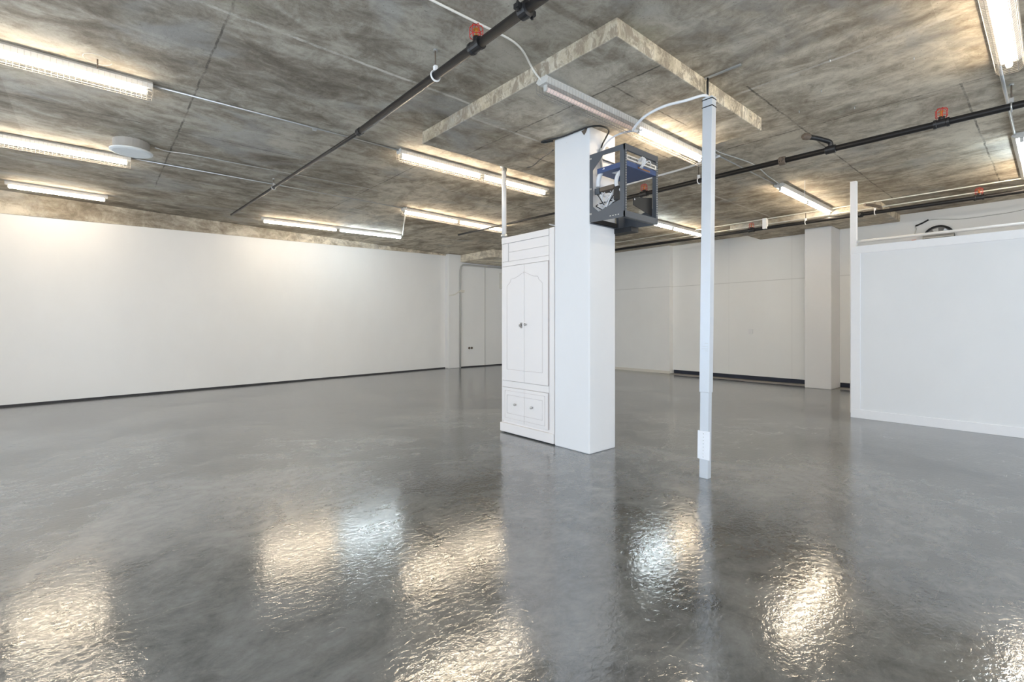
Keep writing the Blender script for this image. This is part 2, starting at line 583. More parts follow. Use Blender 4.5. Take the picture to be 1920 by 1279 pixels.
# rear and window walls behind the camera
wk = MB()
wk.box((WX0 - 0.2, WY0 - 0.2, 0), (WX1 + 0.2, WY0, WZ0)).box((WX0 - 0.2, WY0 - 0.2, WZ1), (WX1 + 0.2, WY0, H))
xs = [WX0 - 0.2] + [v for w_ in BACK_WINDOWS for v in w_] + [WX1 + 0.2]
for k in range(0, len(xs), 2):
    wk.box((xs[k], WY0 - 0.2, WZ0), (xs[k + 1], WY0, WZ1))
struct(wk.build('wall_back', M['white']))
for i, (a, b) in enumerate(BACK_WINDOWS):
    fr = MB()
    y = WY0 - 0.1
    for x in (a + 0.03, (a + b) / 2, b - 0.03):
        fr.box((x - 0.03, y - 0.03, WZ0), (x + 0.03, y + 0.03, WZ1))
    for z in (WZ0 + 0.03, 2.1, WZ1 - 0.03):
        fr.box((a, y - 0.029, z - 0.03), (b, y + 0.029, z + 0.03))
    struct(fr.build('window_%d' % (i + 5), M['rack']))
wb = MB()
wb.box((WX0 - 0.2, WY0, 0), (WX0, 10.5, WZ0)).box((WX0 - 0.2, WY0, WZ1), (WX0, 10.5, H))
ys = [WY0] + [v for w_ in WINDOWS for v in w_] + [10.5]
for k in range(0, len(ys), 2):
    wb.box((WX0 - 0.2, ys[k], WZ0), (WX0, ys[k + 1], WZ1))
struct(wb.build('wall_window_side', M['white']))
for i, (a, b) in enumerate(WINDOWS):
    fr = MB()
    x = WX0 - 0.1
    for y in (a + 0.03, (a + b) / 2, b - 0.03):
        fr.box((x - 0.03, y - 0.03, WZ0), (x + 0.03, y + 0.03, WZ1))
    for z in (WZ0 + 0.03, 2.1, WZ1 - 0.03):
        fr.box((x - 0.029, a, z - 0.03), (x + 0.029, b, z + 0.03))
    struct(fr.build('window_%d' % (i + 1), M['rack']))

# dropped slab around the free-standing pillar, rough cast edges
dp = MB()
x0, x1, y0, y1 = 2.607, 4.96, 1.925, 4.43
dp.box((x0, y0, H2), (x1, y1, H + 0.01))
for k in (2, 3, 4, 5):
    dp.m[k] = 1
struct(dp.build('trim_4', [M['drop'], M['drop_side']], bevel=0.008))
for k in range(2, 6):
    pass

# ------------------------------------------------------------------ pillars
PX0, PX1, PY0, PY1 = 3.58, 3.99, 2.965, 3.43
o = MB().box((PX0, PY0, 0), (PX1, PY1, H2)).build('pillar', M['pillar'], bevel=0.012)
tag(o, 'free-standing square white pillar with chipped paint beside the wardrobe', 'pillar')
MB().lathe((3.86, PY0 + 0.002, 3.0), (0, -1, 0), [(0.035, 0), (0.035, 0.004), (0.026, 0.005)], 20).build('patched_hole', M['discbody'], o)
ch = MB()
ch.add([(PX0 - 0.002, PY0 + 0.10, H2 - 0.025), (PX0 - 0.002, PY0 + 0.02, H2 - 0.01), (PX0 - 0.002, PY0 + 0.04, H2 - 0.05), (PX0 - 0.002, PY0 + 0.065, H2 - 0.075)], [(0, 1, 2, 3)])
ch.build('paint_chip', M['brown'], o)
o = MB().box((10.68, 2.87, 0), (WX1 + 0.02, 3.33, H2)).build('pillar', M['pillar'], bevel=0.012)
tag(o, 'engaged white pillar projecting from the far right wall, next to the low partition', 'pillar')

# ------------------------------------------------------------------ partition on the right
PTX, PTY, PTH = 7.705, 1.846, 2.31
p = MB().box((PTX + 0.012, -3.2, 0), (PTX + 0.12, PTY, PTH - 0.01)).build('wall_partition', M['wall_p'])
struct(p)
MB().box((PTX, PTY - 0.11, 0.115), (PTX + 0.013, PTY, PTH - 0.10)).build('stile', M['trim'], p, 0.003)
MB().box((PTX, -3.2, PTH - 0.10), (PTX + 0.013, PTY, PTH)).build('top_rail', M['trim'], p, 0.003)
MB().box((PTX - 0.002, -3.2, 0.0), (PTX + 0.013, PTY, 0.115)).build('skirting', M['trim'], p, 0.003)
o = MB().box((8.11, 1.875, 0), (8.185, 1.95, H)).build('upright_post', M['trim'], bevel=0.004)
tag(o, 'white square post rising behind the end of the low partition', 'post')
rail = MB().tube([(8.15, 1.88, 2.435), (8.15, -3.2, 2.435)], 0.019, 12).build('horizontal_pipe', M['trim'])
tag(rail, 'thin white pipe running level just above the partition top', 'pipe')


# ------------------------------------------------------------------ lamps
lamp_n = 0


def lamp(x0, x1, y, ztop, tubes, label, guard=True, width=0.13, y2=None, hgt=0.055):
    """tubes: list of 'warm' / 'cool' / 'off', laid end to end."""
    y2 = y if y2 is None else y2
    ang = math.atan2(y2 - y, x1 - x0)
    L = math.hypot(x1 - x0, y2 - y)
    ex, ey = Vector((cos(ang), sin(ang), 0)), Vector((-sin(ang), cos(ang), 0))
    B = Vector((x0, y, ztop))
    P = lambda a, b, c: B + ex * a + ey * b + Vector((0, 0, c))
    t = thing('strip_light', B + ex * L / 2, label, 'light', 'fluorescent strip lights on the slab')
    # trapezoid channel
    hb = MB()
    w0, w1 = width * 0.5, width * 0.32
    prof = [(-w1, 0), (-w0, -hgt * 0.45), (-w1 * 0.9, -hgt), (w1 * 0.9, -hgt), (w0, -hgt * 0.45), (w1, 0)]
    vs = [P(0, b, c) for b, c in prof] + [P(L, b, c) for b, c in prof]
    n = len(prof)
    hb.add(vs, [(k, (k + 1) % n, n + (k + 1) % n, n + k) for k in range(n)] + [tuple(range(n))[::-1], tuple(range(n, 2 * n))])
    hb.build('housing', M['fix'], t)
    seg = L / len(tubes)
    for i, k in enumerate(tubes):
        a, b = i * seg + 0.04, (i + 1) * seg - 0.04
        zt = -hgt - 0.028
        MB().tube([P(a, 0, zt), P(b, 0, zt)], 0.019, 10).build('lamp_tube', M[k], t)
        for q in (a - 0.012, b + 0.0):
            sk = MB()
            sk.hexa([P(q, -0.015, zt - 0.018), P(q + 0.012, -0.015, zt - 0.018), P(q + 0.012, 0.015, zt - 0.018), P(q, 0.015, zt - 0.018)],
                    [P(q, -0.015, -hgt), P(q + 0.012, -0.015, -hgt), P(q + 0.012, 0.015, -hgt), P(q, 0.015, -hgt)])
            sk.build('tube_socket', M['fix'], t)
    if guard:
        gm = MB()
        gw, gd = width * 0.5, hgt + 0.078
        U = [(-gw, -hgt * 0.5), (-gw * 0.92, -gd * 0.8), (-gw * 0.6, -gd), (gw * 0.6, -gd), (gw * 0.92, -gd * 0.8), (gw, -hgt * 0.5)]
        for (b, c) in U[1:5] + [(0, -gd), (-gw * 0.98, -gd * 0.62), (gw * 0.98, -gd * 0.62)]:
            gm.tube([P(0.0, b, c), P(L, b, c)], 0.0016, 4, cap=False)
        N = int(L / 0.034)
        for i in range(N + 1):
            gm.tube([P(L * i / N, b, c) for b, c in U], 0.0013, 3, cap=False)
        gm.build('wire_guard', M['yellow'], t)
    return t


lamp(-2.08, 0.36, 5.05, H, ['warm', 'warm'], 'caged fluorescent strip at upper left, the nearest and largest on the left')
lamp(-2.12, 0.32, 7.42, H, ['warm', 'warm'], 'caged fluorescent strip ending under the round ceiling disc')
lamp(-0.97, 0.14, 9.77, H, ['warm'], 'short bare fluorescent strip near the left wall, behind the disc', guard=False, y2=9.86, width=0.09)
lamp(2.36, 5.2, 9.9, H, ['warm', 'cool'], 'long uncaged two-tube strip light running close to the left wall', guard=False, y2=9.72, width=0.09)
lamp(2.65, 5.07, 5.03, H, ['warm', 'warm'], 'caged fluorescent strip just beyond the dropped slab, left of the pillar')
lamp(4.02, 6.42, 7.49, H, ['warm', 'warm'], 'caged fluorescent strip whose far end meets the thin white pole', y2=7.58)
lamp(2.60, 5.10, 2.62, H2, ['off', 'warm'], 'caged strip light under the dropped slab, its near tube unlit and pinkish', width=0.14)
lamp(7.42, 9.72, 2.64, H, ['warm', 'warm'], 'open two-tube strip light on the right, before the engaged pillar', guard=False, width=0.16, hgt=0.06)
lamp(7.60, 10.04, 5.15, H, ['cool', 'warm'], 'strip light behind the wall rack, one tube bluish and one warm', guard=False, width=0.14, hgt=0.06)
lamp(2.79, 5.23, 0.24, H, ['warm', 'warm'], 'caged strip light at the top right corner, seen almost end on', width=0.16)
lamp(7.38, 9.62, 0.25, H, ['cool', 'warm'], 'strip light just entering the frame at the right edge', guard=False, width=0.16)
# unseen lamps added for more light, carrying the rows on out of view
lamp(-2.0, 0.44, 0.24, H, ['warm', 'warm'], 'unseen strip light added to the nearest row behind the camera', guard=False)
lamp(-2.0, 0.30, 2.62, H, ['warm', 'warm'], 'unseen strip light added above and behind the camera', guard=False)
lamp(2.8, 5.2, -2.15, H, ['warm', 'warm'], 'unseen strip light added behind the camera, right of centre', guard=False)
lamp(8.3, 10.7, -2.15, H, ['warm', 'warm'], 'unseen strip light added behind the low partition to brighten the right wall', guard=False)


# ------------------------------------------------------------------ conduits and cables on the slab
def line(name, pts, r, mat, label, cat, group=None, seg=8, rad=0.05, sp=False, clips=None):
    pts = spline(pts) if sp else arc_path(pts, rad)
    o = MB().tube(pts, r, seg).build(name, mat)
    tag(o, label, cat, group)
    for c in clips or ():
        c = Vector(c)
        MB().box(c - Vector((0.018, 0.018, 0.006)), c + Vector((0.018, 0.018, r + 0.004))).build('clip', M['galv'], o)
    return o


zc = H - 0.012
line('conduit', [(0.36, 5.05, zc), (2.65, 5.04, zc)], 0.009, M['galv'], 'thin metal conduit joining the two caged lamps of the second row', 'conduit', clips=[(1.7, 5.045, H - 0.03)])
line('conduit', [(0.34, 7.42, zc), (4.02, 7.48, zc)], 0.008, M['galv'], 'thin metal conduit running on from the lamp beside the disc', 'conduit')
line('conduit', [(0.51, 6.8, zc), (0.62, 6.86, zc), (0.8, 6.8, zc), (3.2, 6.75, zc)], 0.007, M['galv'], 'thin pale cable leaving the round ceiling disc', 'cable', rad=0.08)
line('conduit', [(4.03, 7.38, zc - 0.006), (5.2, 9.70, zc - 0.006)], 0.012, M['cream'], 'cream conduit linking the end of the long wall strip to the next lamp', 'conduit')
line('conduit', [(0.5, 2.60, zc), (2.24, 2.56, zc), (2.38, 2.60, zc), (2.55, 2.70, zc - 0.01), (2.585, 2.67, 3.20), (2.61, 2.63, H2 - 0.03)], 0.008, M['cream'],
     'slim white conduit sweeping down onto the dropped slab lamp', 'conduit', rad=0.09)
line('cable', [(5.05, 2.60, H2 - 0.03), (5.2, 2.58, zc), (5.5, 2.62, zc), (6.2, 2.52, zc - 0.01), (6.9, 2.60, zc), (7.42, 2.64, zc)], 0.007, M['cable_g'],
     'grey cable sagging along the slab towards the open two-tube lamp', 'cable', sp=True)
line('conduit', [(4.98, 2.68, zc), (7.42, 2.68, zc)], 0.008, M['galv'], 'straight metal conduit beside the sagging grey cable', 'conduit')
line('conduit', [(5.23, 0.30, zc), (7.38, 0.30, zc)], 0.012, M['galv'], 'metal conduit between the two strip lights at the right edge', 'conduit')
line('cable_bundle', [(5.62, 2.66, zc - 0.01), (5.70, 3.1, zc - 0.015), (5.74, 3.6, zc - 0.01), (5.8, 4.4, zc)], 0.015, M['cable_w'],
     'thick white cable bundle crossing the slab behind the metal post', 'cable', sp=True)
line('conduit', [(9.60, -4.0, zc - 0.012), (9.62, 8.6, zc - 0.012)], 0.010, M['cream'], 'upper of two white conduits along the rear slab, above the black pipe', 'conduit')
line('conduit', [(9.725, -4.0, 3.2), (9.725, 7.2, 3.185)], 0.010, M['cream'], 'lower of two white conduits along the rear slab, touching the black pipe hangers', 'conduit')
line('conduit', [(9.5, 8.3, zc), (8.9, 7.3, zc), (8.6, 6.6, zc), (8.9, 6.2, zc)], 0.010, M['cream'], 'crooked pale conduit on the slab under the rack', 'conduit')
line('unlit_strip', [(6.9, 6.75, zc), (7.9, 6.8, zc)], 0.014, M['cable_w'], 'short bluish white cable run low behind the rack', 'cable')
# black cable over the pillar head
line('cable', [(3.57, 3.44, H2 - 0.012), (3.53, 3.53, H2 - 0.012), (3.50, 3.52, H2 - 0.012), (3.555, 3.30, H2 - 0.014), (3.56, 3.10, H2 - 0.014), (3.57, 2.955, H2 - 0.016),
               (3.66, 2.88, H2 - 0.012), (3.77, 2.88, H2 - 0.02), (3.79, 2.93, H2 - 0.07), (3.76, 2.95, H2 - 0.14), (3.73, 2.95, H2 - 0.22), (3.74, 2.95, 2.86)],
     0.008, M['cable_k'], 'black cable looping over the head of the pillar down into the rack', 'cable', sp=True)
line('cable', [(3.725, 2.945, 2.98), (3.72, 2.94, 2.90), (3.74, 2.945, 2.80), (3.755, 2.94, 2.74)], 0.013, M['cable_g'], 'bundled grey cables entering the top of the rack', 'cable', sp=True)
line('cable', [(3.97, 4.66, H - 0.02), (3.95, 4.2, H2 - 0.01), (3.80, 3.85, H2 - 0.035), (3.585, 3.45, H2 - 0.10)], 0.005, M['cable_k'],
     'thin black cable drooping from the thin pole to the pillar', 'cable', sp=True)


# ------------------------------------------------------------------ sprinkler mains
def sprinkler(p, x, y, z):
    t = MB().lathe((x, y, z - 0.042), (0, 1, 0), [(0.0, -0.055), (0.041, -0.055), (0.041, -0.035), (0.036, -0.03), (0.036, 0.03), (0.041, 0.035), (0.041, 0.055), (0.0, 0.055)], 16).build('sprinkler_head', M['rackdark'], p)
    MB().lathe((x, y, z - 0.012), (0, 0, 1), [(0.024, 0), (0.024, 0.028), (0.016, 0.03)], 14).build('nipple', M['rackdark'], t)
    b = MB().lathe((x, y, z + 0.016), (0, 0, 1), [(0.014, 0), (0.016, 0.012), (0.008, 0.018), (0.007, 0.045), (0.022, 0.048), (0.022, 0.052), (0.003, 0.055)], 14)
    b.build('spray_head', M['brass'], t)
    c = MB()
    R = 0.044
    for k in range(6):
        a = k * pi / 3 + 0.3
        d = Vector((cos(a), sin(a), 0))
        B = Vector((x, y, z))
        c.tube([B + d * R * 0.8 + Vector((0, 0, 0.004)), B + d * R + Vector((0, 0, 0.02)), B + d * R + Vector((0, 0, 0.075)),
                B + d * R * 0.75 + Vector((0, 0, 0.092)), B + Vector((0, 0, 0.10))], 0.0026, 5)
    for zz, rr in ((0.022, R), (0.072, R)):
        c.tube([Vector((x + rr * cos(q * pi / 8), y + rr * sin(q * pi / 8), z + zz)) for q in range(17)], 0.0024, 5)
    c.build('wire_cage', M['red'], t)
    return t


def hanger(x, y, zp, r, label, ring='w', top=None):
    top = H if top is None else top
    t = thing('pipe_hanger', (x, y, zp), label, 'hanger', 'hangers of the black pipes')
    MB().tube([(x, y, zp + r + 0.035), (x, y, top)], 0.006, 8).build('threaded_rod', M['brown'], t)
    c = MB()
    c.tube([(x + (r + 0.007) * sin(a * pi / 8), y, zp + (r + 0.007) * cos(a * pi / 8)) for a in range(17)], 0.007, 6)
    c.box((x - 0.012, y - 0.014, zp + r + 0.005), (x + 0.012, y + 0.014, zp + r + 0.045))
    c.build('ring', M['white'] if ring == 'w' else M['galv'], t)
    MB().lathe((x, y, top - 0.012), (0, 0, 1), [(0.016, 0), (0.016, 0.012)], 10).build('anchor', M['galv'], t)


def coupling(p, pt, r, name='grooved_coupling', mat=None):
    x, y, z = pt
    b = MB().lathe((x, y, z), (0, 1, 0), [(r, -0.035), (r + 0.016, -0.03), (r + 0.018, 0), (r + 0.016, 0.03), (r, 0.035)], 18)
    for s in (-1, 1):
        b.box((x + s * (r + 0.008), y - 0.02, z - 0.014), (x + s * (r + 0.042), y + 0.02, z + 0.014))
        b.lathe((x + s * (r + 0.028), y, z - 0.03), (0, 0, 1), [(0.008, 0), (0.008, 0.06)], 8)
    return b.build(name, mat or M['rackdark'], p)


ZP = 3.10
p1 = MB()
p1.tube([(1.905, -4.9, ZP), (1.90, 4.40, ZP)], 0.030, 16)
p1.tube(arc_path([(1.90, 4.38, ZP), (1.90, 4.46, ZP), (1.84, 9.8, 3.235)], 0.06), 0.019, 12)
p1 = p1.build('sprinkler_pipe', M['black'])
tag(p1, 'black sprinkler pipe running from top centre away towards the left wall', 'pipe')
coupling(p1, (1.90, 2.06, ZP), 0.030)
MB().lathe((1.90, 4.36, ZP), (0, 1, 0), [(0.034, 0), (0.034, 0.06), (0.022, 0.09)], 14).build('reducer', M['rackdark'], p1)
sprinkler(p1, 1.90, 2.535, ZP + 0.042)
hanger(1.90, 3.04, ZP, 0.03, 'white ring hanger on a rod holding the nearest black pipe')
hanger(1.87, 7.2, 3.169, 0.019, 'small hanger far along the left black pipe', 'g')

p2 = MB()
p2.tube([(5.86, -4.9, ZP), (5.82, 5.1, ZP)], 0.030, 16)
p2.tube(arc_path([(5.82, 5.08, ZP), (5.82, 5.2, ZP), (5.80, 5.4, 3.125), (5.68, 8.2, 3.125)], 0.06), 0.018, 12)
p2 = p2.build('sprinkler_pipe', M['black'])
tag(p2, 'black sprinkler pipe passing behind the post and rack to the right edge', 'pipe')
sprinkler(p2, 5.84, 0.70, ZP + 0.042)
sprinkler(p2, 5.83, 3.84, ZP + 0.042)
hanger(5.83, 3.03, ZP, 0.03, 'white ring hanger just left of the metal post')
hanger(5.85, 0.257, ZP, 0.03, 'hanger of the middle black pipe near the right edge', 'g')
coupling(p2, (5.83, 2.04, ZP), 0.030, mat=M['brown'])
el = MB()
el.lathe((5.835, 1.573, ZP), (0, 1, 0), [(0.03, -0.05), (0.042, -0.045), (0.042, 0.045), (0.03, 0.05)], 16)
el.tube(arc_path([(5.835, 1.573, ZP + 0.02), (5.835, 1.573, ZP + 0.08), (5.70, 1.66, ZP + 0.11), (5.58, 1.74, ZP + 0.12)], 0.04), 0.024, 12)
el.build('branch_tee', M['rackdark'], p2)
MB().lathe((5.60, 1.725, ZP + 0.12), (-0.8, 0.5, 0), [(0.03, -0.03), (0.034, -0.01), (0.034, 0.03), (0.02, 0.05)], 14).build('brown_cap', M['brown'], p2)

p3 = MB().tube([(9.66, -4.9, ZP), (9.62, 10.0, ZP)], 0.030, 14).build('sprinkler_pipe', M['black'])
tag(p3, 'farthest black sprinkler pipe running in front of the right wall', 'pipe')
sprinkler(p3, 9.65, 0.75, ZP + 0.042)
sprinkler(p3, 9.64, 3.93, ZP + 0.042)
hanger(9.65, 1.975, ZP, 0.03, 'white strap hanger on the far pipe beside the upright white post')
hanger(9.65, 2.99, ZP, 0.03, 'white strap hanger on the far pipe under the open two-tube lamp')
coupling(p3, (9.65, 2.17, ZP), 0.030)
MB().tube(arc_path([(9.65, 1.90, ZP + 0.02), (9.65, 1.90, ZP + 0.08), (9.48, 2.0, ZP + 0.1), (9.40, 2.06, ZP + 0.1)], 0.03), 0.024, 10).build('branch_elbow', M['brown'], p3)
o = MB().box((9.56, 3.63, 3.08), (9.66, 3.70, 3.28)).build('junction_box', M['white'], bevel=0.004)
tag(o, 'small white box where the seam meets the far black pipe', 'box')

# ------------------------------------------------------------------ ceiling disc and small fixings
t = thing('ceiling_disc', (0.30, 6.80, H), 'round pale disc on a grey ring at the end of the left caged lamp', 'ceiling fixture')
MB().lathe((0.30, 6.80, H - 0.10), (0, 0, 1), [(0.165, 0), (0.165, 0.10)], 32).build('ring_body', M['discbody'], t)
MB().lathe((0.30, 6.80, H - 0.128), (0, 0, 1), [(0.17, 0), (0.195, 0.008), (0.195, 0.022), (0.175, 0.03)], 40).build('cover_disc', M['disc'], t)
t = thing('threaded_stub', (0.01, 4.86, H), 'rusty rod stub in a round stain above the nearest left lamp', 'rod')
MB().tube([(0.01, 4.86, H), (0.01, 4.86, H - 0.07)], 0.005, 8).build('rod', M['brown'], t)
MB().tube([(0.01 + 0.085 * cos(k * pi / 14), 4.86 + 0.085 * sin(k * pi / 14), H - 0.001) for k in range(27)], 0.0018, 5).build('stain_ring', M['cream'], t)
for (x, y, lb) in ((6.9, 1.02, 'thin dangling white wire left of the upright post'),):
    o = MB().tube([(7.55, 2.35, H), (7.55, 2.352, H - 0.2), (7.553, 2.35, H - 0.38)], 0.003, 5).build('wire', M['cable_w'])
    tag(o, lb, 'wire')
k_tab = [(4.75, 1.35), (4.70, 0.72), (5.05, 1.62), (5.35, 1.25), (4.25, 1.15)]
for i, (x, y) in enumerate(k_tab):
    o = MB().tube([(x, y, H), (x + 0.002, y, H - 0.022)], 0.004, 6).build('nail_stub', M['galv'])
    tag(o, 'tiny pale nail left in the slab above the metal post side', 'nail', 'nails left in the slab')

# ------------------------------------------------------------------ grey metal post
PB, PT = Vector((3.76, 1.90, 0)), Vector((3.786, 1.877, 3.11))
t = thing('metal_post', PB, 'tall grey square metal post standing on the floor right of the pillar', 'post')


def sq(A, B, wx, wy):
    o_ = [(-wx, -wy), (wx, -wy), (wx, wy), (-wx, wy)]
    return [A + Vector((a, b, 0)) for a, b in o_], [B + Vector((a, b, 0)) for a, b in o_]


def along(z):
    return PB + (PT - PB) * (z / 3.11)


MB().hexa(*sq(along(0), along(0.70), 0.029, 0.036)).build('lower_tube', M['post'], t, 0.003)
MB().hexa(*sq(along(0.70), PT, 0.034, 0.041)).build('upper_tube', M['post'], t, 0.003)
a, b = along(0.155), along(0.385)
MB().hexa(*sq(a + Vector((-0.030, 0, 0)), b + Vector((-0.030, 0, 0)), 0.006, 0.05)).build('splice_plate', M['post_w'], t, 0.002)
for k in range(8):
    c = along(0.175 + 0.027 * k)
    MB().lathe(c + Vector((-0.0355, 0, 0)), (-1, 0, 0), [(0.005, 0), (0.004, 0.002)], 8).build('screw', M['galv'], t)
for k, (dz, ln) in enumerate(((1.10, 0.018), (1.075, 0.03), (1.055, 0.034), (1.04, 0.016))):
    c = along(dz)
    MB().box(c + Vector((-0.0355, -0.03, -0.001)), c + Vector((-0.034, -0.03 + ln * 1.6, 0.001))).build('pencil_mark', M['cable_g'], t)
for z_ in (3.09, 3.03):
    c = along(z_)
    r_ = MB()
    q = [(-0.036, -0.043), (0.036, -0.043), (0.036, 0.043), (-0.036, 0.043), (-0.036, -0.043)]
    r_.tube([c + Vector((u, v, 0)) for u, v in q], 0.004, 6)
    r_.build('black_tie', M['cable_k'], t)
br = thing('strut_bracket', (3.80, 1.86, H), 'thin steel strut bracket from the post top out along the slab', 'bracket')
MB().tube([(3.775, 1.885, 3.08), (3.775, 1.885, H - 0.02)], 0.008, 6).build('upright', M['rackdark'], br)
MB().box((3.77, 1.62, H - 0.024), (3.788, 1.91, H - 0.012)).build('arm', M['galv'], br)
MB().tube([(3.80, 1.90, 3.08), (3.80, 1.90, H - 0.03)], 0.011, 8).build('rod', M['galv'], br)
line('cable_bundle', [(3.80, 1.88, 3.10), (3.74, 1.90, 3.125), (3.66, 2.02, 3.10), (3.60, 2.18, 3.09), (3.56, 2.34, 3.045), (3.60, 2.48, 2.99), (3.68, 2.50, 3.0)], 0.012, M['cable_w'],
     'white cable bundle drooping from the post top towards the dropped slab lamp', 'cable', sp=True)
line('cable_bundle', [(3.86, 2.56, 3.08), (3.80, 2.72, 3.09), (3.77, 2.86, 3.06), (3.755, 2.945, 2.98), (3.75, 2.945, 2.88)], 0.009, M['cable_w'],
     'white cables coming off the lamp guard onto the pillar face', 'cable', sp=True)

# thin pole left of the wardrobe
t = thing('jack_pole', (3.97, 4.70, 0), 'thin white jack pole between slab and floor behind the wardrobe', 'pole')
MB().tube([(3.97, 4.70, 0), (3.97, 4.70, 2.4)], 0.024, 12).build('lower_pole', M['white'], t)
MB().tube([(3.97, 4.70, 2.4), (3.97, 4.70, H)], 0.030, 12).build('upper_pole', M['white'], t)
MB().lathe((3.97, 4.70, 2.38), (0, 0, 1), [(0.035, 0), (0.042, 0.01), (0.042, 0.03), (0.03, 0.04)], 14).build('collar', M['galv'], t)
MB().lathe((3.97, 4.70, H - 0.06), (0, 0, 1), [(0.036, 0), (0.036, 0.05), (0.05, 0.055), (0.05, 0.06)], 14).build('head_plate', M['galv'], t)

# ------------------------------------------------------------------ wardrobe
CX, CY0, CY1, CH = 3.585, 3.435, 4.285, 2.27
t = thing('wardrobe', (CX + 0.28, (CY0 + CY1) / 2, 0), 'tall white panelled wardrobe standing against the pillar', 'wardrobe')
MB().box((CX + 0.018, CY0 + 0.003, 0.03), (CX + 0.56, CY1, CH - 0.03)).build('carcass', M['cab'], t, 0.004)
MB().box((CX - 0.014, CY0 + 0.004, 0.012), (CX + 0.57, CY1 + 0.02, 0.115)).build('plinth', M['cab'], t, 0.008)
MB().box((CX + 0.03, CY0 + 0.02, 0.0), (CX + 0.54, CY1, 0.02)).build('foot', M['dark'], t)
# right stile and left stile
MB().box((CX, CY0 + 0.004, 0.115), (CX + 0.02, CY0 + 0.075, CH + 0.0)).build('stile', M['cab'], t, 0.003)
MB().box((CX, CY1 - 0.012, 0.115), (CX + 0.02, CY1, CH - 0.06)).build('stile', M['cab'], t, 0.003)
MB().box((CX - 0.004, CY0 + 0.080, CH - 0.075), (CX + 0.02, CY1 + 0.002, CH - 0.005)).build('cornice', M['cab'], t, 0.003)
fz = MB()
fz.box((CX + 0.006, CY0 + 0.085, 1.985), (CX + 0.02, CY1 - 0.115, 2.085)).box((CX + 0.006, CY0 + 0.085, 2.090), (CX + 0.02, CY1 - 0.115, 2.19))
fz.box((CX, CY1 - 0.108, 1.985), (CX + 0.02, CY1 - 0.014, 2.19))
fz.box((CX, CY0 + 0.08, 1.93), (CX + 0.02, CY1 - 0.013, 1.98))
fz.build('frieze', M['cab'], t, 0.003)
MB().box((CX, CY0 + 0.08, 0.535), (CX + 0.02, CY1 - 0.013, 0.605)).build('middle_rail', M['cab'], t, 0.003)


def door(y0, y1, z0, z1, arch=False, left=False, name='door'):
    d = MB().box((CX - 0.006, y0 + 0.002, z0), (CX + 0.016, y1 - 0.002, z1)).build('door', M['cab'], t, 0.003)
    m_ = 0.085
    xf = CX - 0.0065
    mo = MB()
    # raised moulding line around the panel; open towards the meeting edge like the photo
    if left:
        ya, yb = y1 - m_, y0
    else:
        ya, yb = y0 + m_, y1
    if arch:
        s = 1 if yb > ya else -1
        pts = [(ya, z0 + 0.13), (ya, z1 - 0.23), (ya + s * 0.02, z1 - 0.21), (ya + s * 0.055, z1 - 0.185), (ya + s * 0.07, z1 - 0.15),
               (ya + s * 0.13, z1 - 0.145), (ya + s * 0.19, z1 - 0.125), (yb, z1 - 0.085)]
        mo.tube([(xf, a_, b_) for a_, b_ in pts], 0.0022, 6)
        mo.tube([(xf, ya, z0 + 0.13), (xf, yb, z0 + 0.13)], 0.0022, 6)
    else:
        pts = [(yb, z0 + 0.09), (ya, z0 + 0.09), (ya, z1 - 0.085), (yb, z1 - 0.085)]
        mo.tube([(xf, a_, b_) for a_, b_ in pts], 0.002, 6)
        q = 0.035
        yo = ya + (q if left else -q)
        pts = [(yb, z0 + 0.035), (yo, z0 + 0.035), (yo, z1 - 0.035), (yb, z1 - 0.035)]
        mo.tube([(xf, a_, b_) for a_, b_ in pts], 0.0018, 6)
    mo.build('panel_moulding', M['groove'], d)
    return d


ymid = CY0 + 0.46
d1 = door(CY0 + 0.085, ymid, 0.61, 1.925, True, False)
d2 = door(ymid, CY1 - 0.016, 0.61, 1.925, True, True)
for dd, yk, zk, big in ((d1, ymid - 0.035, 1.255, 0), (d2, ymid + 0.045, 1.245, 1)):
    kb = MB().lathe((CX - 0.008, yk, zk), (-1, 0, 0), [(0.010, 0), (0.007, 0.008), (0.014, 0.016), (0.014, 0.024), (0.006, 0.03)], 14)
    kb.build('knob', M['chrome'], dd)
    if big:
        MB().box((CX - 0.012, yk - 0.014, zk - 0.03), (CX - 0.007, yk + 0.014, zk + 0.03)).build('lock_plate', M['chrome'], dd)
d3 = door(CY0 + 0.085, ymid, 0.145, 0.53, False, False)
d4 = door(ymid, CY1 - 0.016, 0.145, 0.53, False, True)
for dd, yk in ((d3, ymid - 0.135), (d4, ymid + 0.135)):
    MB().lathe((CX - 0.008, yk, 0.35), (-1, 0, 0), [(0.009, 0), (0.006, 0.008), (0.014, 0.018), (0.013, 0.026), (0.004, 0.03)], 14).build('knob', M['chrome'], dd)
MB().box((CX - 0.008, CY0 + 0.082, 0.61), (CX + 0.012, CY0 + 0.0875, 1.93)).build('hinge_gap', M['groove'], t)
MB().box((CX - 0.008, CY0 + 0.082, 0.145), (CX + 0.012, CY0 + 0.0875, 0.53)).build('hinge_gap', M['groove'], t)

# ------------------------------------------------------------------ wall rack
RX0, RX1, RY0, RY1, RZ0, RZ1 = 3.58, 4.11, 2.555, 2.962, 2.225, 2.885
t = thing('equipment_rack', (RX0 + 0.26, RY1, RZ0), 'open dark grey network rack bolted high on the pillar', 'rack')


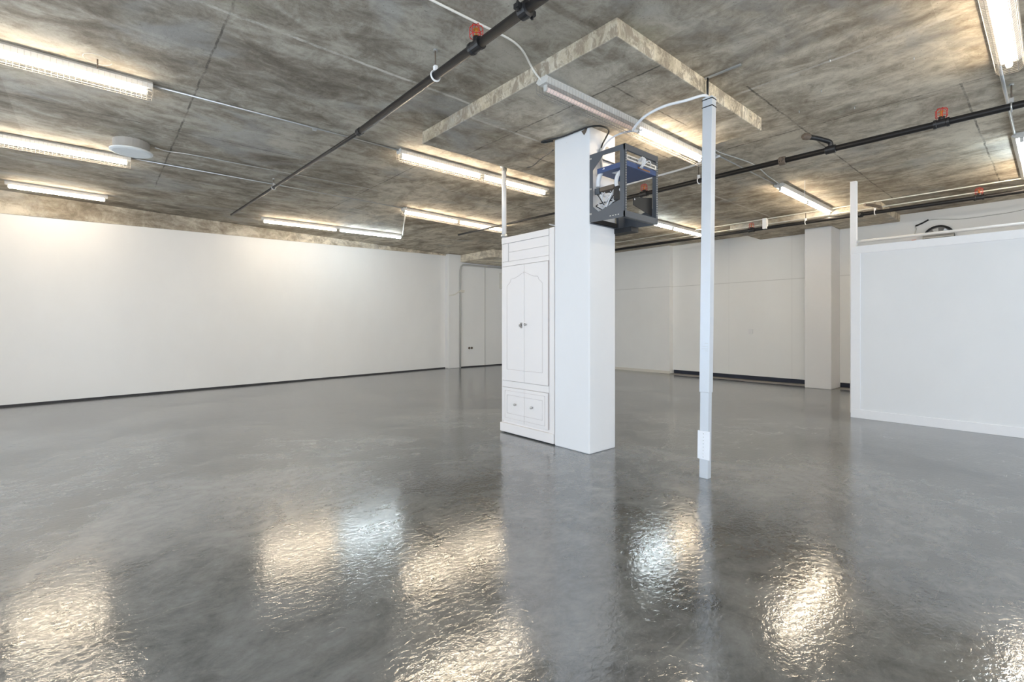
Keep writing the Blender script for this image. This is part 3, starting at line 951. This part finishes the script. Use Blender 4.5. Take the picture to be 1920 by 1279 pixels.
def side_panel(x, th):
    out = [(RY1, RZ0 + 0.01), (RY1, RZ1), (RY0, RZ1), (RY0, RZ0)]
    inn = [(2.925, 2.728), (2.804, 2.842), (2.611, 2.835), (2.611, 2.39), (2.71, 2.366), (2.855, 2.322), (2.925, 2.381)]
    m_ = MB()
    vs, fs = [], []
    for dx in (0, th):
        vs += [(x + dx, a_, b_) for a_, b_ in out] + [(x + dx, a_, b_) for a_, b_ in inn]
    # outer 0..3 : back-bottom, back-top, front-top, front-bottom ; inner 4..10
    tri = [(1, 4, 5), (0, 4, 1), (0, 10, 4), (1, 5, 2), (5, 6, 2), (2, 6, 7), (2, 7, 3), (3, 7, 8), (3, 8, 9), (3, 9, 0), (0, 9, 10)]
    n = 11
    for f in tri:
        fs.append(f)
        fs.append(tuple(i + n for i in reversed(f)))
    for lo, hi in ((0, 4), (4, 11)):
        k = hi - lo
        for i in range(k):
            p_, q_ = lo + i, lo + (i + 1) % k
            fs.append((p_, q_, q_ + n, p_ + n))
    return m_.add(vs, fs)


side_panel(RX0, 0.004).build('side_panel', M['rack'], t)
side_panel(RX1 - 0.004, 0.004).build('side_panel', M['rack'], t)
for ya, yb in ((RY0, RY0 + 0.03), (RY1 - 0.02, RY1)):
    MB().box((RX0, ya, RZ1 - 0.004), (RX1, yb, RZ1)).build('top_brace', M['rack'], t)
for ya, yb in ((RY0, RY0 + 0.04), (RY1 - 0.02, RY1)):
    MB().box((RX0, ya, RZ0), (RX1, yb, RZ0 + 0.004)).build('bottom_brace', M['rack'], t)
for xa, xb in ((RX0, RX0 + 0.022), (RX1 - 0.03, RX1)):
    ps = MB()
    ps.box((xa, RY0 - 0.002, RZ0), (xb, RY0 + 0.004, RZ1))
    ps.build('front_post', M['rack'], t)
    hs = MB()
    for k in range(24):
        zz = RZ0 + 0.08 + k * 0.0225
        hs.box(((xa + xb) / 2 - 0.003, RY0 - 0.0035, zz), ((xa + xb) / 2 + 0.003, RY0 - 0.002, zz + 0.006))
    hs.build('bolt_hole', M['cream'], t)['kind'] = 'stuff'
MB().box((RX0, RY0 - 0.001, RZ1 - 0.055), (RX1, RY0 + 0.02, RZ1 - 0.003)).build('top_rail', M['rack'], t, 0.002)
MB().box((RX0, RY0 - 0.001, RZ0 + 0.003), (RX1, RY0 + 0.02, RZ0 + 0.058)).build('bottom_rail', M['rack'], t, 0.002)
MB().box((RX0 + 0.42, RY1 - 0.03, RZ0), (RX1, RY1, RZ1)).build('rear_post', M['rack'], t)
MB().box((RX0 + 0.02, RY1 - 0.03, RZ0 + 0.01), (RX0 + 0.40, RY1, RZ0 + 0.05)).build('wall_mount', M['rackdark'], t)
MB().box((3.97, 2.76, RZ0 - 0.05), (4.09, RY1 + 0.06, RZ0 - 0.002)).build('mounting_tray', M['rackdark'], t)
vents = MB()
for k in range(4):
    vents.box((RX0 - 0.001, 2.62 + 0.03 * k, RZ0 + 0.03), (RX0 + 0.001, 2.635 + 0.03 * k, RZ0 + 0.036))
for zz in (RZ0 + 0.62, RZ0 + 0.33, RZ0 + 0.09):
    vents.box((RX0 - 0.001, 2.942, zz - 0.008), (RX0 + 0.001, 2.948, zz + 0.008)).box((RX0 - 0.001, 2.955, zz - 0.008), (RX0 + 0.001, 2.96, zz + 0.008))
vents.build('slot', M['cream'], t)['kind'] = 'stuff'

pp = MB().box((RX0 + 0.022, RY0 - 0.004, 2.745), (RX1 - 0.03, RY0 + 0.004, 2.788)).build('patch_panel', M['cream'], t)
pp['label'] = 'cream patch panel with a row of dark sockets'
jk = MB()
for k in range(24):
    if k in (9, 10, 11, 12):
        continue
    jk.box((RX0 + 0.034 + k * 0.0185, RY0 - 0.006, 2.757), (RX0 + 0.045 + k * 0.0185, RY0 - 0.0035, 2.775))
jk.build('socket', M['rackdark'], pp)['kind'] = 'stuff'
sw = thing('network_switch', (RX0 + 0.26, RY0 + 0.15, 2.70), 'blue network switch mounted below the patch panel', 'network switch')
MB().box((RX0 + 0.022, RY0 + 0.0, 2.690), (RX1 - 0.03, RY0 + 0.335, 2.738)).build('case', M['blue'], sw, 0.002)
MB().box((RX0 + 0.10, RY0 + 0.12, 2.6885), (RX0 + 0.20, RY0 + 0.22, 2.6901)).build('sticker', M['cable_w'], sw)
pt_ = MB()
for k in range(10):
    pt_.box((RX0 + 0.20 + k * 0.02, RY0 - 0.002, 2.700), (RX0 + 0.213 + k * 0.02, RY0 + 0.001, 2.714))
pt_.build('port', M['brass'], sw)['kind'] = 'stuff'
for k in range(7):
    a_ = RX0 + 0.19 + 0.008 * k
    cb = MB().tube(spline([(a_, RY0 - 0.004, 2.768), (a_ + 0.01 * sin(k * 2.1), RY0 - 0.05, 2.785 + 0.004 * (k % 3)), (a_ + 0.02 * sin(k * 1.7 + 1), RY0 - 0.055, 2.745),
                           (a_ + 0.015 * sin(k), RY0 - 0.03, 2.700 + 0.006 * (k % 4)), (a_ + 0.03, RY0 - 0.003, 2.708)], 6), 0.0035, 6).build('patch_lead', M['cable_w'])
    tag(cb, 'short white patch lead looping from the patch panel to the blue switch', 'cable', 'white patch leads on the rack front')
o = MB().tube(spline([(RX0 + 0.29, RY0 - 0.004, 2.765), (RX0 + 0.33, RY0 - 0.03, 2.79), (RX0 + 0.37, RY0 - 0.025, 2.782), (RX0 + 0.40, RY0 - 0.004, 2.762)], 6), 0.005, 6).build('patch_lead', M['cable_w'])
tag(o, 'thicker white lead arching sideways along the patch panel', 'cable')
bs = MB().hexa([(3.775, 2.60, 2.37), (4.08, 2.60, 2.31), (4.08, 2.606, 2.31), (3.775, 2.606, 2.37)], [(3.775, 2.60, 2.44), (4.08, 2.60, 2.49), (4.08, 2.606, 2.49), (3.775, 2.606, 2.44)]).build('blanking_plate', M['rackdark'], t)
MB().lathe((3.79, 2.599, 2.425), (0, -1, 0), [(0.008, 0), (0.006, 0.004)], 10).build('screw', M['cable_w'], bs)
# cable jumble at the back of the rack
sv = MB()
line('cable_sleeve', [(3.62, 2.80, 2.725), (3.63, 2.865, 2.70), (3.635, 2.90, 2.64), (3.635, 2.905, 2.575)], 0.022, M['cable_w'], 'thick bundle of pale cables bending down behind the blue switch', 'cable', sp=True)
o = MB().box((3.61, 2.87, 2.50), (3.66, 2.93, 2.56)).build('adapter', M['rack'], bevel=0.006)
tag(o, 'grey power adapter plugged at the bottom of the pale cable bundle', 'adapter')
o = MB().box((3.60, 2.70, 2.515), (3.70, 2.86, 2.555)).build('adapter', M['brown'], bevel=0.006)
tag(o, 'brown adapter block lying across the rack opening', 'adapter')
o = MB().box((3.60, 2.64, 2.40), (3.66, 2.70, 2.53)).build('adapter', M['rackdark'], bevel=0.01)
tag(o, 'black adapter near the front post of the rack', 'adapter')
rr = random.Random(3)
for k in range(9):
    pts = [(3.61 + 0.03 * rr.random(), 2.90 - 0.03 * k + 0.01 * rr.random(), 2.52 - 0.02 * rr.random())]
    for j in range(4):
        pts.append((3.60 + 0.10 * rr.random(), 2.66 + 0.25 * rr.random(), 2.32 + 0.17 * rr.random()))
    pts.append((3.62, 2.70 + 0.2 * rr.random(), 2.33))
    o = MB().tube(spline(pts, 6), 0.005, 6).build('loose_cable', M['cable_w'] if k % 4 else M['cable_k'])
    if k % 4:
        tag(o, 'loose white cable tangled in the lower part of the rack', 'cable', 'loose white cables in the rack')
    else:
        tag(o, 'loose black cable tangled in the lower part of the rack', 'cable', 'loose black cables in the rack')
o = MB().tube(spline([(3.62, 2.62, 2.66), (3.625, 2.67, 2.63), (3.63, 2.69, 2.56), (3.63, 2.66, 2.50), (3.62, 2.62, 2.49)], 8), 0.018, 8).build('cable_coil', M['cable_w'])
tag(o, 'fat coil of white cable just behind the front post of the rack', 'cable')
o = MB().lathe((3.735, 2.945, 2.74), (0, 0, 1), [(0.01, -0.015), (0.03, -0.012), (0.03, 0.012), (0.01, 0.015)], 10).build('cable_grommet', M['brown'])
tag(o, 'dark clump of tape where the grey cables end in the rack', 'tape')

# ------------------------------------------------------------------ fittings on the far left wall
line('conduit', [(8.00, 11.45, 0.0), (8.00, 11.45, 3.01), (8.3, 11.46, 3.02), (10.8, 11.46, 3.05)], 0.024, M['cable_g'], 'bent grey pipe rising from the floor by the corner pier', 'pipe', rad=0.26)
line('cable', [(7.63, 11.48, 2.10), (7.8, 11.46, 2.13), (7.98, 11.42, 2.24)], 0.012, M['cream'], 'short cream cable crossing the corner pier to the bent pipe', 'cable', sp=True)
o = MB().box((7.98, 11.40, 2.20), (8.12, 11.50, 2.27)).build('junction_box', M['cream'], bevel=0.006)
tag(o, 'small cream box clipped on the bent grey pipe', 'box')
ol = thing('wall_socket', (8.38, 11.49, 0.5), 'white double socket with a dark plug low on the far wall', 'socket')
MB().box((8.25, 11.48, 0.49), (8.52, 11.502, 0.64)).build('cover_plate', M['wall_l'], ol, 0.004)
for x in (8.34, 8.43):
    MB().lathe((x, 11.482, 0.565), (0, -1, 0), [(0.035, 0), (0.035, 0.02), (0.024, 0.03)], 12).build('plug', M['brown'], ol)
o = MB().box((8.94, 11.487, 0.03), (8.953, 11.502, 3.06)).build('joint_strip', M['cable_g'])
tag(o, 'thin vertical joint strip on the far wall right of the bent pipe', 'strip')
o = MB().box((9.52, 11.36, 2.40), (9.8, 11.50, 2.88)).build('wall_box', M['cream'], bevel=0.01)
tag(o, 'pale box high on the far wall at the wardrobe edge', 'box')

# ------------------------------------------------------------------ fan on the right wall
fx = WX1 - 0.03
fy, fz_ = 1.385, 2.80
t = thing('wall_fan', (fx, fy, fz_), 'round black-rimmed extractor fan on the right wall above the partition', 'fan')
MB().tube([(fx, fy + 0.20 * cos(k * pi / 20), fz_ + 0.20 * sin(k * pi / 20)) for k in range(41)], 0.016, 8).build('rim', M['rackdark'], t)
MB().lathe((fx + 0.02, fy, fz_), (-1, 0, 0), [(0.19, 0), (0.19, 0.006)], 32).build('back_disc', M['glassk'], t)
for k in range(6):
    bl = MB()
    a_ = k * pi / 3
    c_, s_ = cos(a_), sin(a_)
    c2, s2 = cos(a_ + 0.5), sin(a_ + 0.5)
    bl.add([(fx, fy + 0.03 * c_, fz_ + 0.03 * s_), (fx - 0.01, fy + 0.17 * c_, fz_ + 0.17 * s_), (fx + 0.01, fy + 0.17 * c2, fz_ + 0.17 * s2), (fx + 0.01, fy + 0.03 * c2, fz_ + 0.03 * s2)], [(0, 1, 2, 3)])
    bl.build('blade', M['galv'], t)
sb = MB()
sb.box((fx - 0.03, fy - 0.21, fz_ - 0.22), (fx - 0.018, fy + 0.21, fz_ + 0.10 - 0.02))
sb.build('louvre_box', M['discbody'], t)
for k in range(5):
    MB().box((fx - 0.04, fy - 0.20, fz_ - 0.18 + 0.06 * k), (fx - 0.03, fy + 0.20, fz_ - 0.165 + 0.06 * k)).build('louvre', M['cream'], t)
o = MB().lathe((fx - 0.02, fy + 0.30, 2.76), (0, 1, 0), [(0.04, 0), (0.04, 0.06), (0.02, 0.08), (0.01, 0.16)], 12).build('plug', M['orange'])
tag(o, 'small orange plug left of the extractor fan', 'plug')
wx = WX1 - 0.008
line('cable', [(wx, 1.72, 2.88), (wx, 1.69, 3.0), (wx, 1.70, 3.05), (wx, 1.60, 3.09), (wx, 1.50, 3.13), (wx, 1.35, 3.12), (wx, 1.10, 3.08), (wx, 0.75, 3.08), (wx, 0.4, 3.10), (wx, 0.1, 3.18), (wx, -0.1, 3.24)],
     0.006, M['cable_g'], 'thin grey cable strung across the right wall above the fan', 'cable', sp=True)
o = MB().tube([(wx - 0.01, 1.70, 3.05), (wx - 0.01, 1.60, 3.09), (wx - 0.01, 1.52, 3.135)], 0.014, 8).build('cable_joint', M['rackdark'])
tag(o, 'black connector in the cable above the extractor fan', 'connector')
o = MB().box((WX1 - 0.02, 4.55, 1.05), (WX1, 4.65, 1.16)).build('wall_plate', M['white'], bevel=0.003)
tag(o, 'small white plate on the right wall beside the metal post', 'wall plate')
